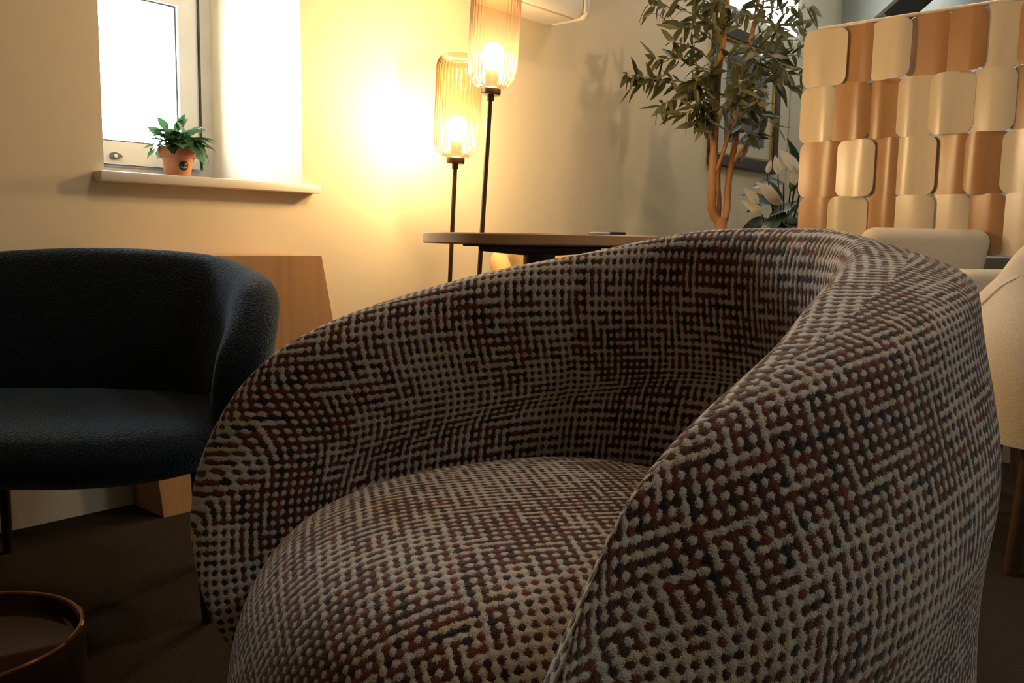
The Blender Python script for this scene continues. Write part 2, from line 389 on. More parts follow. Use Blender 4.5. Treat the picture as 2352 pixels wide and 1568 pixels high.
def leafmat(name,lo,hi,back,rough=.45,transl=.25):
    m,nt,b=newmat(name); b.inputs['Roughness'].default_value=rough
    oi=N(nt,'ShaderNodeObjectInfo'); co=objco(nt); f=noise(nt,co,30,2)
    x=math_n(nt,'ADD',math_n(nt,'MULTIPLY',oi.outputs['Random'],.7),math_n(nt,'MULTIPLY',f,.35))
    c=mixc(nt,x,lo,hi); g=N(nt,'ShaderNodeNewGeometry'); c=mixc(nt,math_n(nt,'MULTIPLY',g.outputs['Backfacing'],.8),c,back)
    nt.links.new(c,b.inputs['Base Color'])
    tl=N(nt,'ShaderNodeBsdfTranslucent'); nt.links.new(c,tl.inputs[0]); mx=N(nt,'ShaderNodeMixShader'); mx.inputs[0].default_value=transl
    out=nt.nodes['Material Output']; nt.links.new(b.outputs[0],mx.inputs[1]); nt.links.new(tl.outputs[0],mx.inputs[2]); nt.links.new(mx.outputs[0],out.inputs[0]); return m
M_OLIVE=leafmat('olive_leaf',(.030,.045,.018),(.11,.105,.028),(.15,.15,.075))
M_LILY=leafmat('lily_leaf',(.012,.028,.012),(.030,.055,.016),(.03,.05,.02),.35,.12)
M_SPATHE=leafmat('spathe',(.62,.54,.42),(.72,.66,.55),(.62,.55,.42),.6,.3)
M_IVY=leafmat('ivy_leaf',(.020,.085,.035),(.06,.17,.06),(.07,.15,.07),.4,.3)
M_BARK=wood('tan_bark',(.27,.125,.048),(.40,.20,.08),(.15,.07,.03),14,.8,2,.5)
M_TWIG=simple('twig',(.16,.12,.05),.8)

# ------------------------------------------------------------------ room shell
def wallobj(name, mb, mat=M_WALL):
    o=mb.build(name,mat,None,False); o.matrix_world=WALLM; return struct(o)
def wall_with_holes(t0,t1,z0,z1,qa,qb,holes,splay=0.0):
    mb=MB(); xs=sorted({t0,t1,*[h[0] for h in holes],*[h[1] for h in holes]})
    for a,b in zip(xs[:-1],xs[1:]):
        hs=[h for h in holes if h[0]<=a and h[1]>=b]; z=z0
        for h in sorted(hs,key=lambda h:h[2]):
            mb.box(a,b,qa,qb,z,h[2]); z=h[3]
        mb.box(a,b,qa,qb,z,z1)
    return mb
w=wall_with_holes(T0,1.3,0,ZC,0,.46,[WIN1])
w2=wall_with_holes(1.3,T1,0,ZC,0,.10,[WIN2]); w.add(w2.v,w2.f)
# splayed right cheek of the window niche
w.add([(.762,0,.888),(.762,.40,.888),(.694,.40,.888),(.762,0,1.56),(.762,.40,1.56),(.694,.40,1.56)],[(0,2,1),(3,4,5),(0,3,5,2),(1,2,5,4),(0,1,4,3)])
wallobj('wall_left',w)
wallobj('wall_far',MB().box(T1,T1+.2,Q1,.46,0,ZC),M_GREYWALL)
wallobj('wall_right',MB().box(T0,T1,Q1-.3,Q1,0,ZC))
wallobj('wall_back',MB().box(T0-.2,T0,Q1-.3,.46,0,ZC))
cm=MB(); ca_,cb_=Q1-.3,.46
cm.box(T0-.2,WIN3[0],ca_,cb_,ZC,ZC+.15).box(WIN3[1],T1+.2,ca_,cb_,ZC,ZC+.15).box(WIN3[0],WIN3[1],ca_,WIN3[2],ZC,ZC+.15).box(WIN3[0],WIN3[1],WIN3[3],cb_,ZC,ZC+.15)
wallobj('ceiling',cm,M_CEIL)
fl=MB().box(T0-.2,T1+.2,Q1-.3,.46,-.1,0); wallobj('floor',fl,M_CARPET)
def roofbeam(name,a,b,w_,label,cat):
    a,b=Vector(a),Vector(b); L=(b-a).length; mb=MB().rbox(-w_/2,w_/2,-w_/2,w_/2,0,L,.008,1)
    o=mb.build(name,M_BEAM,None); o.rotation_mode='QUATERNION'; o.location=a; o.rotation_quaternion=(b-a).to_track_quat('Z','Y'); return tag(o,label,cat)

# window 1: frame, sash, panes
def window(name, WN, q, fw, opts=None):
    t0,t1,z0,z1=WN
    e=bpy.data.objects.new(name,None); COL.objects.link(e); e.matrix_world=WALLM; e['kind']='structure'
    def ring(nm,a0,a1,b0,b1,wd,qa,qb,mat,bot=None):
        bot=wd if bot is None else bot
        mb=MB(); mb.box(a0,a0+wd,qa,qb,b0,b1).box(a1-wd,a1,qa,qb,b0,b1).box(a0+wd,a1-wd,qa,qb,b0,b0+bot).box(a0+wd,a1-wd,qa,qb,b1-wd,b1)
        return mb.build(nm,mat,e,False)
    return e,ring
e,ring=window('window_1',WIN1,.40,.05)
a1=.694
ring('window_frame',WIN1[0],a1,WIN1[2],WIN1[3],.05,.40,.46,M_WHITE)
ring('window_sash',WIN1[0]+.053,a1-.053,WIN1[2]+.052,WIN1[3]-.052,.066,.385,.445,M_WHITE)
g=ring('gasket',WIN1[0]+.119,a1-.119,WIN1[2]+.118,WIN1[3]-.118,.005,.398,.43,M_BLACK)
ring('sash_gap',WIN1[0]+.0485,a1-.0485,WIN1[2]+.048,WIN1[3]-.048,.0055,.378,.386,M_BLACK,.001)
MB().box(WIN1[0]+.11,a1-.11,.415,.421,WIN1[2]+.11,WIN1[3]-.11).build('pane',M_PANE,e,False)
# window sill board
struct(MB().rbox(.128,.803,-.042,.40,.862,.888,.004,2).build('trim_1',M_SILL)).matrix_world=WALLM
# window lock (egg shaped catch on the sash rail)
lk=MB()
egg=[]
for k in range(28):
    a=2*PI*k/28; x=math.cos(a); egg.append((.016*x*(1 if x<0 else 1.35),0,.011*math.sin(a)*(1 if x<0 else (1-.45*x))))
lk.add([(x,-.008,z) for x,_,z in egg]+[(x,0,z) for x,_,z in egg],[tuple(range(28)),tuple(range(28,56))[::-1]]+[(k,k+28,(k+1)%28+28,(k+1)%28) for k in range(28)])
lo=lk.build('window_catch',M_POTGREY,None); lo.matrix_world=WALLM@Matrix.Translation((.36,.385,.962)); tag(lo,'small grey oval catch on the bottom rail of the window sash','catch')
MB().lathe([(.0055,0),(.0055,.003),(.003,.0035)],16).xf(Matrix.Translation((0,-.008,0))@Matrix.Rotation(PI/2,4,'X')).build('lock_button',M_WHITE,lo)
e,ring=window('window_2',WIN2,.40,.05)
ring('window_frame',*WIN2,.035,.005,.05,M_WHITE); MB().box(WIN2[0]+.035,WIN2[1]-.035,.02,.026,WIN2[2]+.035,WIN2[3]-.035).build('pane',M_PANE,e,False)
e,ring=window('window_3',WIN3,.40,.05)
fm=MB(); x0,x1,y0,y1=WIN3; zz=ZC+.09
fm.box(x0,x0+.04,y0,y1,zz,zz+.05).box(x1-.04,x1,y0,y1,zz,zz+.05).box(x0+.04,x1-.04,y0,y0+.04,zz,zz+.05).box(x0+.04,x1-.04,y1-.04,y1,zz,zz+.05)
fm.build('window_frame',M_WHITE,e,False)
MB().box(x0+.04,x1-.04,y0+.04,y1-.04,zz+.02,zz+.026).build('pane',M_PANE,e,False)

# recessed ceiling lights
M_DOWN=emis('downlight_glow',(1.0,.70,.42),DOWN)
for t,q,where in ((.83,-1.41,'above the tweed armchair'),(2.55,-1.30,'above the round table')):
    dl=bpy.data.objects.new('ceiling_downlight',None); COL.objects.link(dl); dl.location=wp(t,q,ZC); tag(dl,'round recessed ceiling downlight '+where,'ceiling light','recessed ceiling downlights')
    tr_=MB().lathe([(.048,-.0002),(.050,-.004),(.062,-.004),(.066,-.0002)],32); tr_.f=tr_.f[:-2]; tr_.build('trim_ring',M_WHITE,dl)
    MB().lathe([(.047,-.0015),(.047,-.0005)],32).build('lamp_face',M_DOWN,dl)

# ------------------------------------------------------------------ tweed armchair
CHAIR_C=[[0,-.398,.742],[.211,-.314,.730],[.345,-.049,.674],[.392,.219,.576],[.424,.332,.410],[.344,.347,.246],[.299,.253,.071]]
CH_PSI=math.radians(238.016)
ch=thing('tweed_armchair','large rounded tub armchair in cream and maroon woven tweed','armchair',(.06808,1.01283,0),PI-CH_PSI+PI)
G=tub_shell(CHAIR_C,4,[[.299,.253,.071],[.335,.05,.065],[.24,-.24,.06],[0,-.34,.06]],.074,.042,4.2,.08,.05,seam=math.radians(55),pf=1.35,rf=.17,wr=(.24,.56),bback=.025)
build_shell(G,M_WEAVE,ch,math.radians(55))
V,Fc,UV=cushion([(0,.437),(.3,.435),(.55,.427),(.72,.408),(.84,.377),(.92,.335),(.975,.28),(1.0,.21),(.985,.13),(.93,.06)],.345,.385,.33,2.5,.0)
link('seat_cushion',V,Fc,M_WEAVE,ch,True,np.array(UV)@np.array([[.94,.34],[-.34,.94]]))
MB().lathe([(.22,0),(.235,.006),(.235,.016),(.07,.03),(.05,.062)],40).build('swivel_base',M_BLACK,ch)

# ------------------------------------------------------------------ navy boucle lounge chair
NC=[[0,-.300,.689],[.238,-.259,.679],[.362,-.140,.661],[.420,-.004,.628],[.421,.127,.529],[.405,.135,.410],[.375,.07,.300]]
nv=thing('boucle_lounge_chair','dark navy boucle lounge chair with wrap-around back in front of the wooden cabinet','lounge chair',(-.9118,1.7027,0),2*PI-math.radians(181.88))
G=tub_shell(NC,4,[[.375,.07,.30],[.36,-.04,.30],[.26,-.18,.30],[0,-.23,.30]],.047,.047,2.4,.055,.0,nu=110,nv=50,rref=.4)
build_shell(G,M_NAVY,nv,None,('outer_shell','inner_back_panel'))
V,Fc,UV=cushion([(0,.385),(.3,.39),(.6,.394),(.8,.393),(.92,.383),(.985,.36),(.99,.335),(.93,.305),(.7,.285),(.2,.28)],.395,.30,.24,3.0,.0)
link('seat_cushion',V,Fc,M_NAVY,nv)
for x,y,sx,sy in ((.33,.10,.05,.03),(-.33,.10,-.05,.03),(.235,-.20,.03,-.05),(-.235,-.20,-.03,-.05)):
    MB().tube([(x,y,.30),(x+sx*.3,y+sy*.3,0)],[.014,.010],10).build('leg',M_BLACK,nv)

# ------------------------------------------------------------------ wooden cabinet with slanting sides
cb=bpy.data.objects.new('wooden_cabinet',None); COL.objects.link(cb); cb.matrix_world=WALLM; tag(cb,'oak cabinet with slanting sides against the wall behind the navy chair','cabinet')
cbz=.675; q0,q1=-.17,-.004
L0,L1=.20,.12; R0,R1=.845,.705
MB().add([(L0,q0,0.0),(R0,q0,0.0),(R0,q1,0.0),(L0,q1,0.0),(L1,q0,cbz),(R1,q0,cbz),(R1,q1,cbz),(L1,q1,cbz)],[(0,3,2,1),(4,5,6,7),(0,1,5,4),(1,2,6,5),(2,3,7,6),(3,0,4,7)]).build('carcass',M_OAK,cb,False)
hd=MB().tube([(.43,q0+.002,.395),(.43,q0-.022,.395),(.436,q0-.03,.40),(.488,q0-.03,.445),(.494,q0-.022,.45),(.494,q0+.002,.45)],.006,10); hd.build('handle',M_BRASS,cb)

# ------------------------------------------------------------------ floor lamps
def floor_lamp(px_top, px_low, Y, shade_r, shade_h, label):
    ptop=at(px_top[0],px_top[1],Y); plow=at(px_low[0],px_low[1],Y)
    ax=(ptop-plow).normalized(); k=plow.z/ax.z; base=plow-ax*k
    e=bpy.data.objects.new('floor_lamp',None); COL.objects.link(e); tag(e,label,'floor lamp','pair of ribbed glass floor lamps')
    e.rotation_mode='QUATERNION'; e.location=base; e.rotation_quaternion=ax.to_track_quat('Z','Y')
    h=(ptop-base).length
    MB().lathe([(.10,0.004),(.105,.008),(.105,.018),(.02,.024),(.012,.05)],36).build('base',M_BRONZE,e)
    MB().tube([(0,0,.02),(0,0,h)],.0072,12).build('pole',M_BRONZE,e)
    MB().lathe([(.011,h-.025),(.011,h-.008),(.028,h-.008),(.030,h-.004),(.030,h+.010),(.026,h+.014),(.020,h+.016)],32).build('collar',M_BRONZE,e)
    MB().lathe([(.0185,h+.012),(.0185,h+.06),(.016,h+.064)],24).build('bulb_holder',M_BRONZE,e)
    MB().lathe([(.006,h+.062),(.015,h+.066),(.026,h+.080),(.033,h+.098),(.034,h+.112),(.029,h+.128),(.017,h+.140),(.004,h+.144)],24).build('bulb',M_BULB,e)
    # ribbed capsule shade
    prof=[]
    R=shade_r; H=shade_h
    for a in np.linspace(0,1,12): prof.append((.026+(R-.026)*math.sin(a*PI/2)**.9, R*.92*(1-math.cos(a*PI/2))))
    prof.append((R,H*.5)); prof.append((R,H-.5*R))
    for a in np.linspace(.12,1,9): prof.append((R-(R-.042)*(1-math.cos(a*PI/2)), H-.5*R+.5*R*math.sin(a*PI/2)))
    n=144; rib=36; V=[];Fs=[]
    P=prof
    for r,z in P:
        for k in range(n):
            a=2*PI*k/n; rr=r*(1+.045*abs(math.sin(a*rib/2))-.03); V.append((rr*math.cos(a),rr*math.sin(a),h+.012+z))
    m=len(P)
    for i in range(m-1):
        for k in range(n):
            k2=(k+1)%n; Fs.append((i*n+k,i*n+k2,(i+1)*n+k2,(i+1)*n+k))
    link('shade',V,Fs,M_SHADE,e)
    return e
floor_lamp((1127,212),(1101,630),2.67,.0745,.325,'taller bronze floor lamp with smoked ribbed glass capsule shade, nearer of the pair')
floor_lamp((1046,370),(1033,650),2.90,.0745,.325,'shorter bronze floor lamp with amber ribbed glass capsule shade, nearer the wall')

# ------------------------------------------------------------------ round table
tb=thing('round_table','round bronze-edged pedestal table behind the tweed armchair','table',(.068,2.30,0))
tr=.305; zt=.747
MB().lathe([(tr-.004,zt-.0275),(tr,zt-.024),(tr,zt-.003),(tr-.003,zt),(.001,zt)],96).build('table_top',M_TABLEEDGE,tb)
br=MB().rbox(-.20,.20,-.03,.03,zt-.034,zt-.027,.002,1).build('mounting_plate',M_BLACK,tb)
sp=MB()
sp.add([(-.16,-.03,zt-.034),(.16,-.03,zt-.034),(.16,.03,zt-.034),(-.16,.03,zt-.034),(-.155,-.028,zt-.046),(.155,-.028,zt-.046),(.155,.028,zt-.046),(-.155,.028,zt-.046),(-.05,-.028,zt-.055),(.05,-.028,zt-.055),(.05,.028,zt-.055),(-.05,.028,zt-.055)],
   [(0,1,2,3),(0,4,8,9,5,1),(1,5,6,2),(2,6,10,11,7,3),(3,7,4,0),(4,7,11,8),(5,9,10,6),(8,11,10,9)]); sp.build('spider',M_BLACK,tb,False)
MB().lathe([(.25,0),(.25,.008),(.05,.02),(.042,.03),(.042,zt-.05)],40).build('pedestal',M_BLACK,tb)
ph=MB().rbox(-.025,.025,-.05,.05,0,.0085,.003,2).build('phone',M_BLACK); ph.location=(.242,2.28,zt); ph.rotation_euler=(0,0,.5); tag(ph,'black phone lying flat near the edge of the round table','phone')

# ------------------------------------------------------------------ tan tub chair and cushion behind the table
tc=thing('tan_tub_chair','tan upholstered tub chair tucked behind the round table','chair',(.19,3.02,0),2*PI-math.radians(170))
TC=[[0,-.24,.705],[.17,-.20,.70],[.235,-.05,.69],[.24,.08,.655],[.235,.17,.56],[.22,.2,.45],[.21,.2,.36]]
G=tub_shell(TC,4,[[.21,.2,.36],[.21,0,.36],[.15,-.15,.36],[0,-.2,.36]],.035,.028,2.4,.04,.015,nu=60,nv=30)
build_shell(G,M_TAN,tc,None,('outer_shell','inner_back_panel'))
V,Fc,UV=cushion([(0,.455),(.5,.45),(.85,.44),(.97,.42),(1,.39),(.95,.355),(.5,.345)],.20,.2,.17,3,0,48,4); link('seat_cushion',V,Fc,M_TAN,tc)
for x,y in ((.15,.14),(-.15,.14),(.12,-.12),(-.12,-.12)): MB().tube([(x,y,.36),(x*1.2,y*1.2,0)],[.014,.010],8).build('leg',M_DARKWOOD,tc)

# ------------------------------------------------------------------ wall mounted air conditioner
ac=bpy.data.objects.new('air_conditioner',None); COL.objects.link(ac); ac.matrix_world=WALLM; tag(ac,'white wall-mounted air conditioner above the floor lamps','air conditioner')
MB().rbox(1.10,1.93,-.20,-.002,1.575,1.86,.03,4).build('body',M_WHITE,ac)
MB().rbox(1.925,1.985,-.192,-.002,1.582,1.855,.028,4).build('end_cap',M_WHITE,ac)
MB().rbox(1.15,1.89,-.175,-.07,1.568,1.577,.004,2).build('louver',M_WHITE,ac)
MB().box(1.9265,1.9295,-.2005,-.05,1.60,1.85).build('trim_line',M_SILL,ac,False)

# ------------------------------------------------------------------ framed picture
pf=bpy.data.objects.new('framed_picture',None); COL.objects.link(pf); pf.matrix_world=WALLM; tag(pf,'dark framed picture with gilt inner edge and cream mount behind the olive tree','picture')
pt0,pt1,pz0,pz1=3.28,4.07,1.135,1.86
def frame4(nm,a0,a1,b0,b1,wd,qa,qb,mat,par):
    for x in ((a0,a1,b0,b0+wd),(a0,a1,b1-wd,b1),(a0,a0+wd,b0+wd,b1-wd),(a1-wd,a1,b0+wd,b1-wd)):
        MB().rbox(x[0],x[1],qa,qb,x[2],x[3],.004,1).build(nm,mat,par)
M_FRAME=simple('dark_frame',(.035,.028,.022),.4); M_GILT=simple('gilt',(.42,.30,.10),.4,.7); M_MOUNT=simple('mount_card',(.52,.52,.44),.9,nscale=3,namp=.03)
frame4('frame_rail',pt0,pt1,pz0,pz1,.062,-.035,-.002,M_FRAME,pf)
frame4('gilt_slip',pt0+.058,pt1-.058,pz0+.058,pz1-.058,.016,-.028,-.006,M_GILT,pf)
MB().box(pt0+.07,pt1-.07,-.012,-.008,pz0+.07,pz1-.07).build('mount',M_MOUNT,pf,False)
def printmat():
    m,nt,b=newmat('picture_print'); co=objco(nt); f=noise(nt,co,7,5,.65); g=noise(nt,co,22,4,.7)
    c=mixc(nt,f,(.035,.045,.07),(.12,.13,.16)); mr=N(nt,'ShaderNodeMapRange'); mr.inputs[1].default_value=.55; mr.inputs[2].default_value=.75; nt.links.new(g,mr.inputs[0])
    c=mixc(nt,mr.outputs[0],c,(.26,.27,.28)); nt.links.new(c,b.inputs['Base Color']); b.inputs['Roughness'].default_value=.3; return m
MB().box(pt0+.16,pt1-.15,-.014,-.011,pz0+.135,pz1-.13).build('print',printmat(),pf,False)
cb2=MB().tube([wp(4.27,-.006,.3),wp(4.27,-.006,1.95)],.005,8).build('wall_cable',M_MOUNT); tag(cb2,'thin pale cable running down the wall beside the framed picture','cable')

# ------------------------------------------------------------------ dark beam over the screen
roofbeam('roof_beam',at(2032,58,5.3),at(2177,-70,5.3),.14,'dark diagonal roof beam above the tiled screen','beam')

# ------------------------------------------------------------------ tile screen
A=Vector((1.135,3.40,0)); EX=Vector((.7342,-.67894,0))
SM=Matrix(((EX.x,-EX.y,0,A.x),(EX.y,EX.x,0,A.y),(0,0,1,0),(0,0,0,1)))   # local x along, y to the back, z up
scn=bpy.data.objects.new('tile_screen',None); COL.objects.link(scn); scn.matrix_world=SM; tag(scn,'room divider screen hung with rounded tan and cream tiles','screen')
M_TT=wood('tan_tile',(.27,.135,.058),(.33,.175,.08),(.21,.10,.04),9,.30,2,.04)
M_TC=wood('cream_tile',(.50,.425,.315),(.56,.48,.36),(.45,.38,.28),9,.27,2,.04)
def tile_mesh(name,w,h,bow,s,mat,r=.034,n=18,th=.0035):
    V=[];Fc=[]
    for i in range(n+1):
        t=i/n; t=.5-.5*math.cos(PI*t); x=-w/2+w*t; e=min(x+w/2,w/2-x); cut=0 if e>=r else r-math.sqrt(max(0,r*r-(r-e)**2))
        y=-(bow*(1-(2*x/w)**2)+s*math.sin(2*PI*(x/w)))
        for yy in (y,y+th):
            V+= [(x,yy,-h/2+cut),(x,yy,h/2-cut)]
    for i in range(n):
        a=4*i;b=4*(i+1)
        Fc+=[(a,b,b+1,a+1),(a+2,a+3,b+3,b+2),(a,a+2,b+2,b),(a+1,b+1,b+3,a+3)]
    Fc+=[(0,1,3,2),(4*n,4*n+2,4*n+3,4*n+1)]
    me=bpy.data.meshes.new(name); me.from_pydata(V,[],Fc); me.materials.append(mat); o=bpy.data.objects.new(name,me); smooth_obj(o,50); bpy.data.objects.remove(o); return me
cols=[[-.028,.115,.224,.344,.475,.584,.700,.815,.93],[-.031,.086,.214,.330,.443,.560,.682,.80,.92],[-.018,.128,.241,.334,.450,.567,.680,.795,.91],[-.013,.107,.225,.338,.456,.572,.686,.80,.915]]
kinds=['CTCTTCTC','CTTCCCTC','TCTCTTCT','TCTCCTCC']
front=[[1,0,2,0,2,0,1,0],[0,1,0,1,2,1,0,2],[1,2,0,1,0,1,2,0],[1,2,1,2,0,1,2,0]]
ztop=1.522; rh=.2045
for r in range(4):
    for c in range(8):
        x0,x1=cols[r][c],cols[r][c+1]; k=kinds[r][c]; wd=x1-x0+.026
        me=tile_mesh('tile',wd,rh+.002,.008+.006*random.random(),random.choice((-.005,.004,.006)),M_TC if k=='C' else M_TT)
        o=bpy.data.objects.new('tile',me); COL.objects.link(o); o.parent=scn
        o.location=((x0+x1)/2,-.022-.007*front[r][c],ztop-rh*(r+.5)); o.rotation_euler=(0,0,random.uniform(-.10,.10))
MB().tube([(.0,.0,1.535),(.95,.0,1.535)],.0075,10).build('top_rail',M_TC,scn)
for z in (.72,.93,1.13,1.34): MB().tube([(.0,.0,z),(.95,.0,z)],.003,6).build('tile_wire',M_BLACK,scn)
MB().rbox(-.02,.95,.005,.06,0,.70,.01,2).build('base_panel',M_GREYWALL,scn)
for x in (.012,.94): MB().rbox(x-.01,x+.01,.006,.03,.69,1.53,.003,1).build('post',M_GREYWALL,scn)

# ------------------------------------------------------------------ cream chair in front of the screen
cc=thing('cream_chair','cream upholstered chair with rounded back pad in front of the tile screen','chair',(1.378,2.92,0),.05)
bk=MB().rbox(-.225,.205,-.045,.045,.548,.790,.043,6)
for v in bk.v:
    if v.z<.67: v.x*=.72+.28*max(0,(v.z-.548)/.122)**.7
bk.build('back_pad',M_CREAM,cc)
MB().rbox(-.03,.25,-.29,-.07,.40,.662,.03,4).build('arm_pad',M_CREAM,cc)
MB().rbox(-.25,.25,-.29,.05,.36,.47,.04,4).build('seat',M_CREAM,cc)
MB().rbox(-.03,.03,-.02,.02,.46,.60,.01,2).build('back_support',M_DARKWOOD,cc)
for x in (-.19,.19):
    for y in (-.24,.02): MB().tube([(x,y,.37),(x*1.06,y*1.04,0)],[.017,.012],8).build('leg',M_DARKWOOD,cc)

# ------------------------------------------------------------------ cream armchair at the edge of the picture
ca=thing('cream_armchair','cream armchair seen from behind with piped sweeping rim and dark wooden legs','armchair',(1.4475,2.0339,0),2*PI-math.radians(25))
CA=[[0,-.32,.79],[.198,-.27,.78],[.254,-.106,.689],[.296,.076,.614],[.319,.218,.571],[.331,.30,.48],[.32,.30,.3]]
G=tub_shell(CA,4,[[.32,.30,.26],[.31,.05,.25],[.22,-.22,.25],[0,-.29,.25]],.036,.034,2.3,.045,.02,nu=100,nv=50)
build_shell(G,M_CREAM,ca,None,('outer_shell','inner_back_panel'))
V,Fc,UV=cushion([(0,.44),(.5,.435),(.8,.425),(.95,.40),(1,.35),(.97,.29),(.6,.275)],.285,.31,.26,3,0,64,4); link('seat_cushion',V,Fc,M_CREAM,ca)
# piping follows the outside of the rim a little below the top
dd=G['d']; o_=G['out']; pip=[]
for i in range(4,o_.shape[0]-4):
    j=int(np.argmin(np.abs(dd[i]-.062)-0*(np.arange(dd.shape[1])>25)))
    pip.append(o_[i,j])
pip=np.array(pip); 
for _ in range(3): pip[1:-1]=(pip[:-2]+pip[1:-1]*2+pip[2:])/4
MB().tube([tuple(p) for p in pip[::2]],.005,8).build('piping',M_CREAM,ca)
for x,y in ((.23,.22),(-.23,.22),(.2,-.235),(-.2,-.235)):
    MB().tube([(x,y,.29),(x*1.12,y*1.1,0)],[.024,.016],10).build('leg',M_DARKWOOD,ca)

# ------------------------------------------------------------------ glossy drum side table
DR=.122; DZ=.30
M_COPPER=simple('copper_rim',(.14,.045,.02),.10,.7)
dt=thing('drum_side_table','small glossy dark brown drum table with raised copper-lit rim','side table',(-.587,.887,0))
M_GLOSS=simple('dark_brown_glaze',(.020,.009,.005),.06,0,nscale=4,namp=.2); M_GLOSS.node_tree.nodes['Principled BSDF'].inputs['Specular IOR Level'].default_value=.09
MB().lathe([(DR*.9,0),(DR*.97,.02),(DR*.99,.15),(DR,.28),(DR,DZ-.004),(DR-.003,DZ),(DR-.007,DZ-.002),(DR-.011,DZ-.016),(DR-.016,DZ-.018),(.001,DZ-.018)],96).build('drum',M_GLOSS,dt)
MB().tube([((DR-.0035)*math.cos(2*PI*k/96),(DR-.0035)*math.sin(2*PI*k/96),DZ) for k in range(97)],.0032,8).build('rim',M_COPPER,dt)

# ------------------------------------------------------------------ leaves
def leaf_mesh(name,l,w,curl,fold,mat,n=6,lobed=0,tip=1.0):
    V=[];Fc=[]
    for i in range(n+1):
        t=i/n; ww=w*math.sin(PI*min(1,t**.8))**.8*(1-.25*t*tip) if 0<i<n else w*.02
        if lobed and 0<i<n: ww*=(1+lobed*(1 if i%2 else -1))
        x=l*t; z=-curl*l*t*t
        V+=[(x,-ww,z+fold*ww),(x,0,z),(x,ww,z+fold*ww)]
    for i in range(n):
        a=3*i; Fc+=[(a,a+3,a+4,a+1),(a+1,a+4,a+5,a+2)]
    me=bpy.data.meshes.new(name); me.from_pydata(V,[],Fc); me.materials.append(mat); me.polygons.foreach_set('use_smooth',[True]*len(Fc)); return me
def leaf_matrix(p,d,nrm,sc=1.0):
    x=Vector(d).normalized(); y=Vector(nrm).cross(x)
    if y.length<.01: y=Vector((0,1,.3)).cross(x)
    y.normalize(); z=x.cross(y)
    return Matrix(((x.x*sc,y.x*sc,z.x*sc,p[0]),(x.y*sc,y.y*sc,z.y*sc,p[1]),(x.z*sc,y.z*sc,z.z*sc,p[2]),(0,0,0,1)))
def place(me,name,M,parent):
    o=bpy.data.objects.new(name,me); COL.objects.link(o); o.parent=parent; o.matrix_parent_inverse=parent.matrix_world.inverted() if False else Matrix.Identity(4); o.matrix_local=M; return o

# ------------------------------------------------------------------ olive tree
TY=3.75
tb0=at(1655,560,TY); tb0.z=0
ot=thing('olive_tree','artificial olive tree with tan branching trunk and narrow green leaves near the wall','tree',tb0)
def tl(px,py,dy=0): return at(px,py,TY+dy)-tb0
MB().lathe([(.13,0),(.155,.02),(.175,.30),(.18,.32),(.165,.32),(.16,.28)],40).build('planter',M_POTGREY,ot)
MB().lathe([(.158,.27),(.158,.285),(.001,.292)],32).build('soil',M_SOIL,ot)
def smoothpath(pts,per=5): return [Vector(p) for p in cat_rom(np.array([tuple(p) for p in pts]),per)]
def stem(name,pts,r0,r1,mat=M_BARK,nn=9):
    P=smoothpath(pts); n=len(P); rs=[(r0+(r1-r0)*i/(n-1))*(1+.08*math.sin(i*2.3)+.05*random.uniform(-1,1)) for i in range(n)]
    MB().tube(P,rs,nn).build(name,mat,ot); return P
SP={}
stem('trunk',[Vector((.0,0,.27)),Vector((.006,0,.5)),tl(1657,560),tl(1656,500)],.030,.024,M_BARK,14)
SP['a']=stem('stem',[tl(1657,512),tl(1638,490),tl(1636,430,-.02),tl(1639,360,-.02),tl(1643,270,-.02),tl(1650,170,-.02),tl(1662,90,-.02),tl(1672,0),tl(1680,-70)],.021,.009)
SP['b']=stem('stem',[tl(1656,510),tl(1668,490),tl(1673,420,.02),tl(1684,350,.02),tl(1698,280,.03),tl(1712,180,.03),tl(1725,90,.03),tl(1740,10,.05),tl(1750,-60,.05)],.017,.007)
SP['c']=stem('stem',[tl(1650,500,.03),tl(1652,470,.04),tl(1650,400,.05),tl(1662,345,.05),tl(1682,275,.05),tl(1690,230,.06)],.011,.007)
SP['d']=stem('stem',[tl(1640,400,-.02),tl(1650,380,-.03),tl(1668,330,-.03),tl(1683,270,-.03)],.010,.006)
SP['e']=stem('stem',[tl(1637,320,-.03),tl(1628,300,-.05),tl(1620,278,-.06)],.010,.006)
SP['f']=stem('stem',[tl(1686,370,.02),tl(1698,350,0),tl(1711,335,-.02)],.010,.007)
LM=[leaf_mesh('olive_leaf',.080,.0115,.18,.25,M_OLIVE),leaf_mesh('olive_leaf',.066,.0125,.35,.2,M_OLIVE),leaf_mesh('olive_leaf',.088,.0108,-.1,.3,M_OLIVE),leaf_mesh('olive_leaf',.056,.0110,.1,.15,M_OLIVE)]
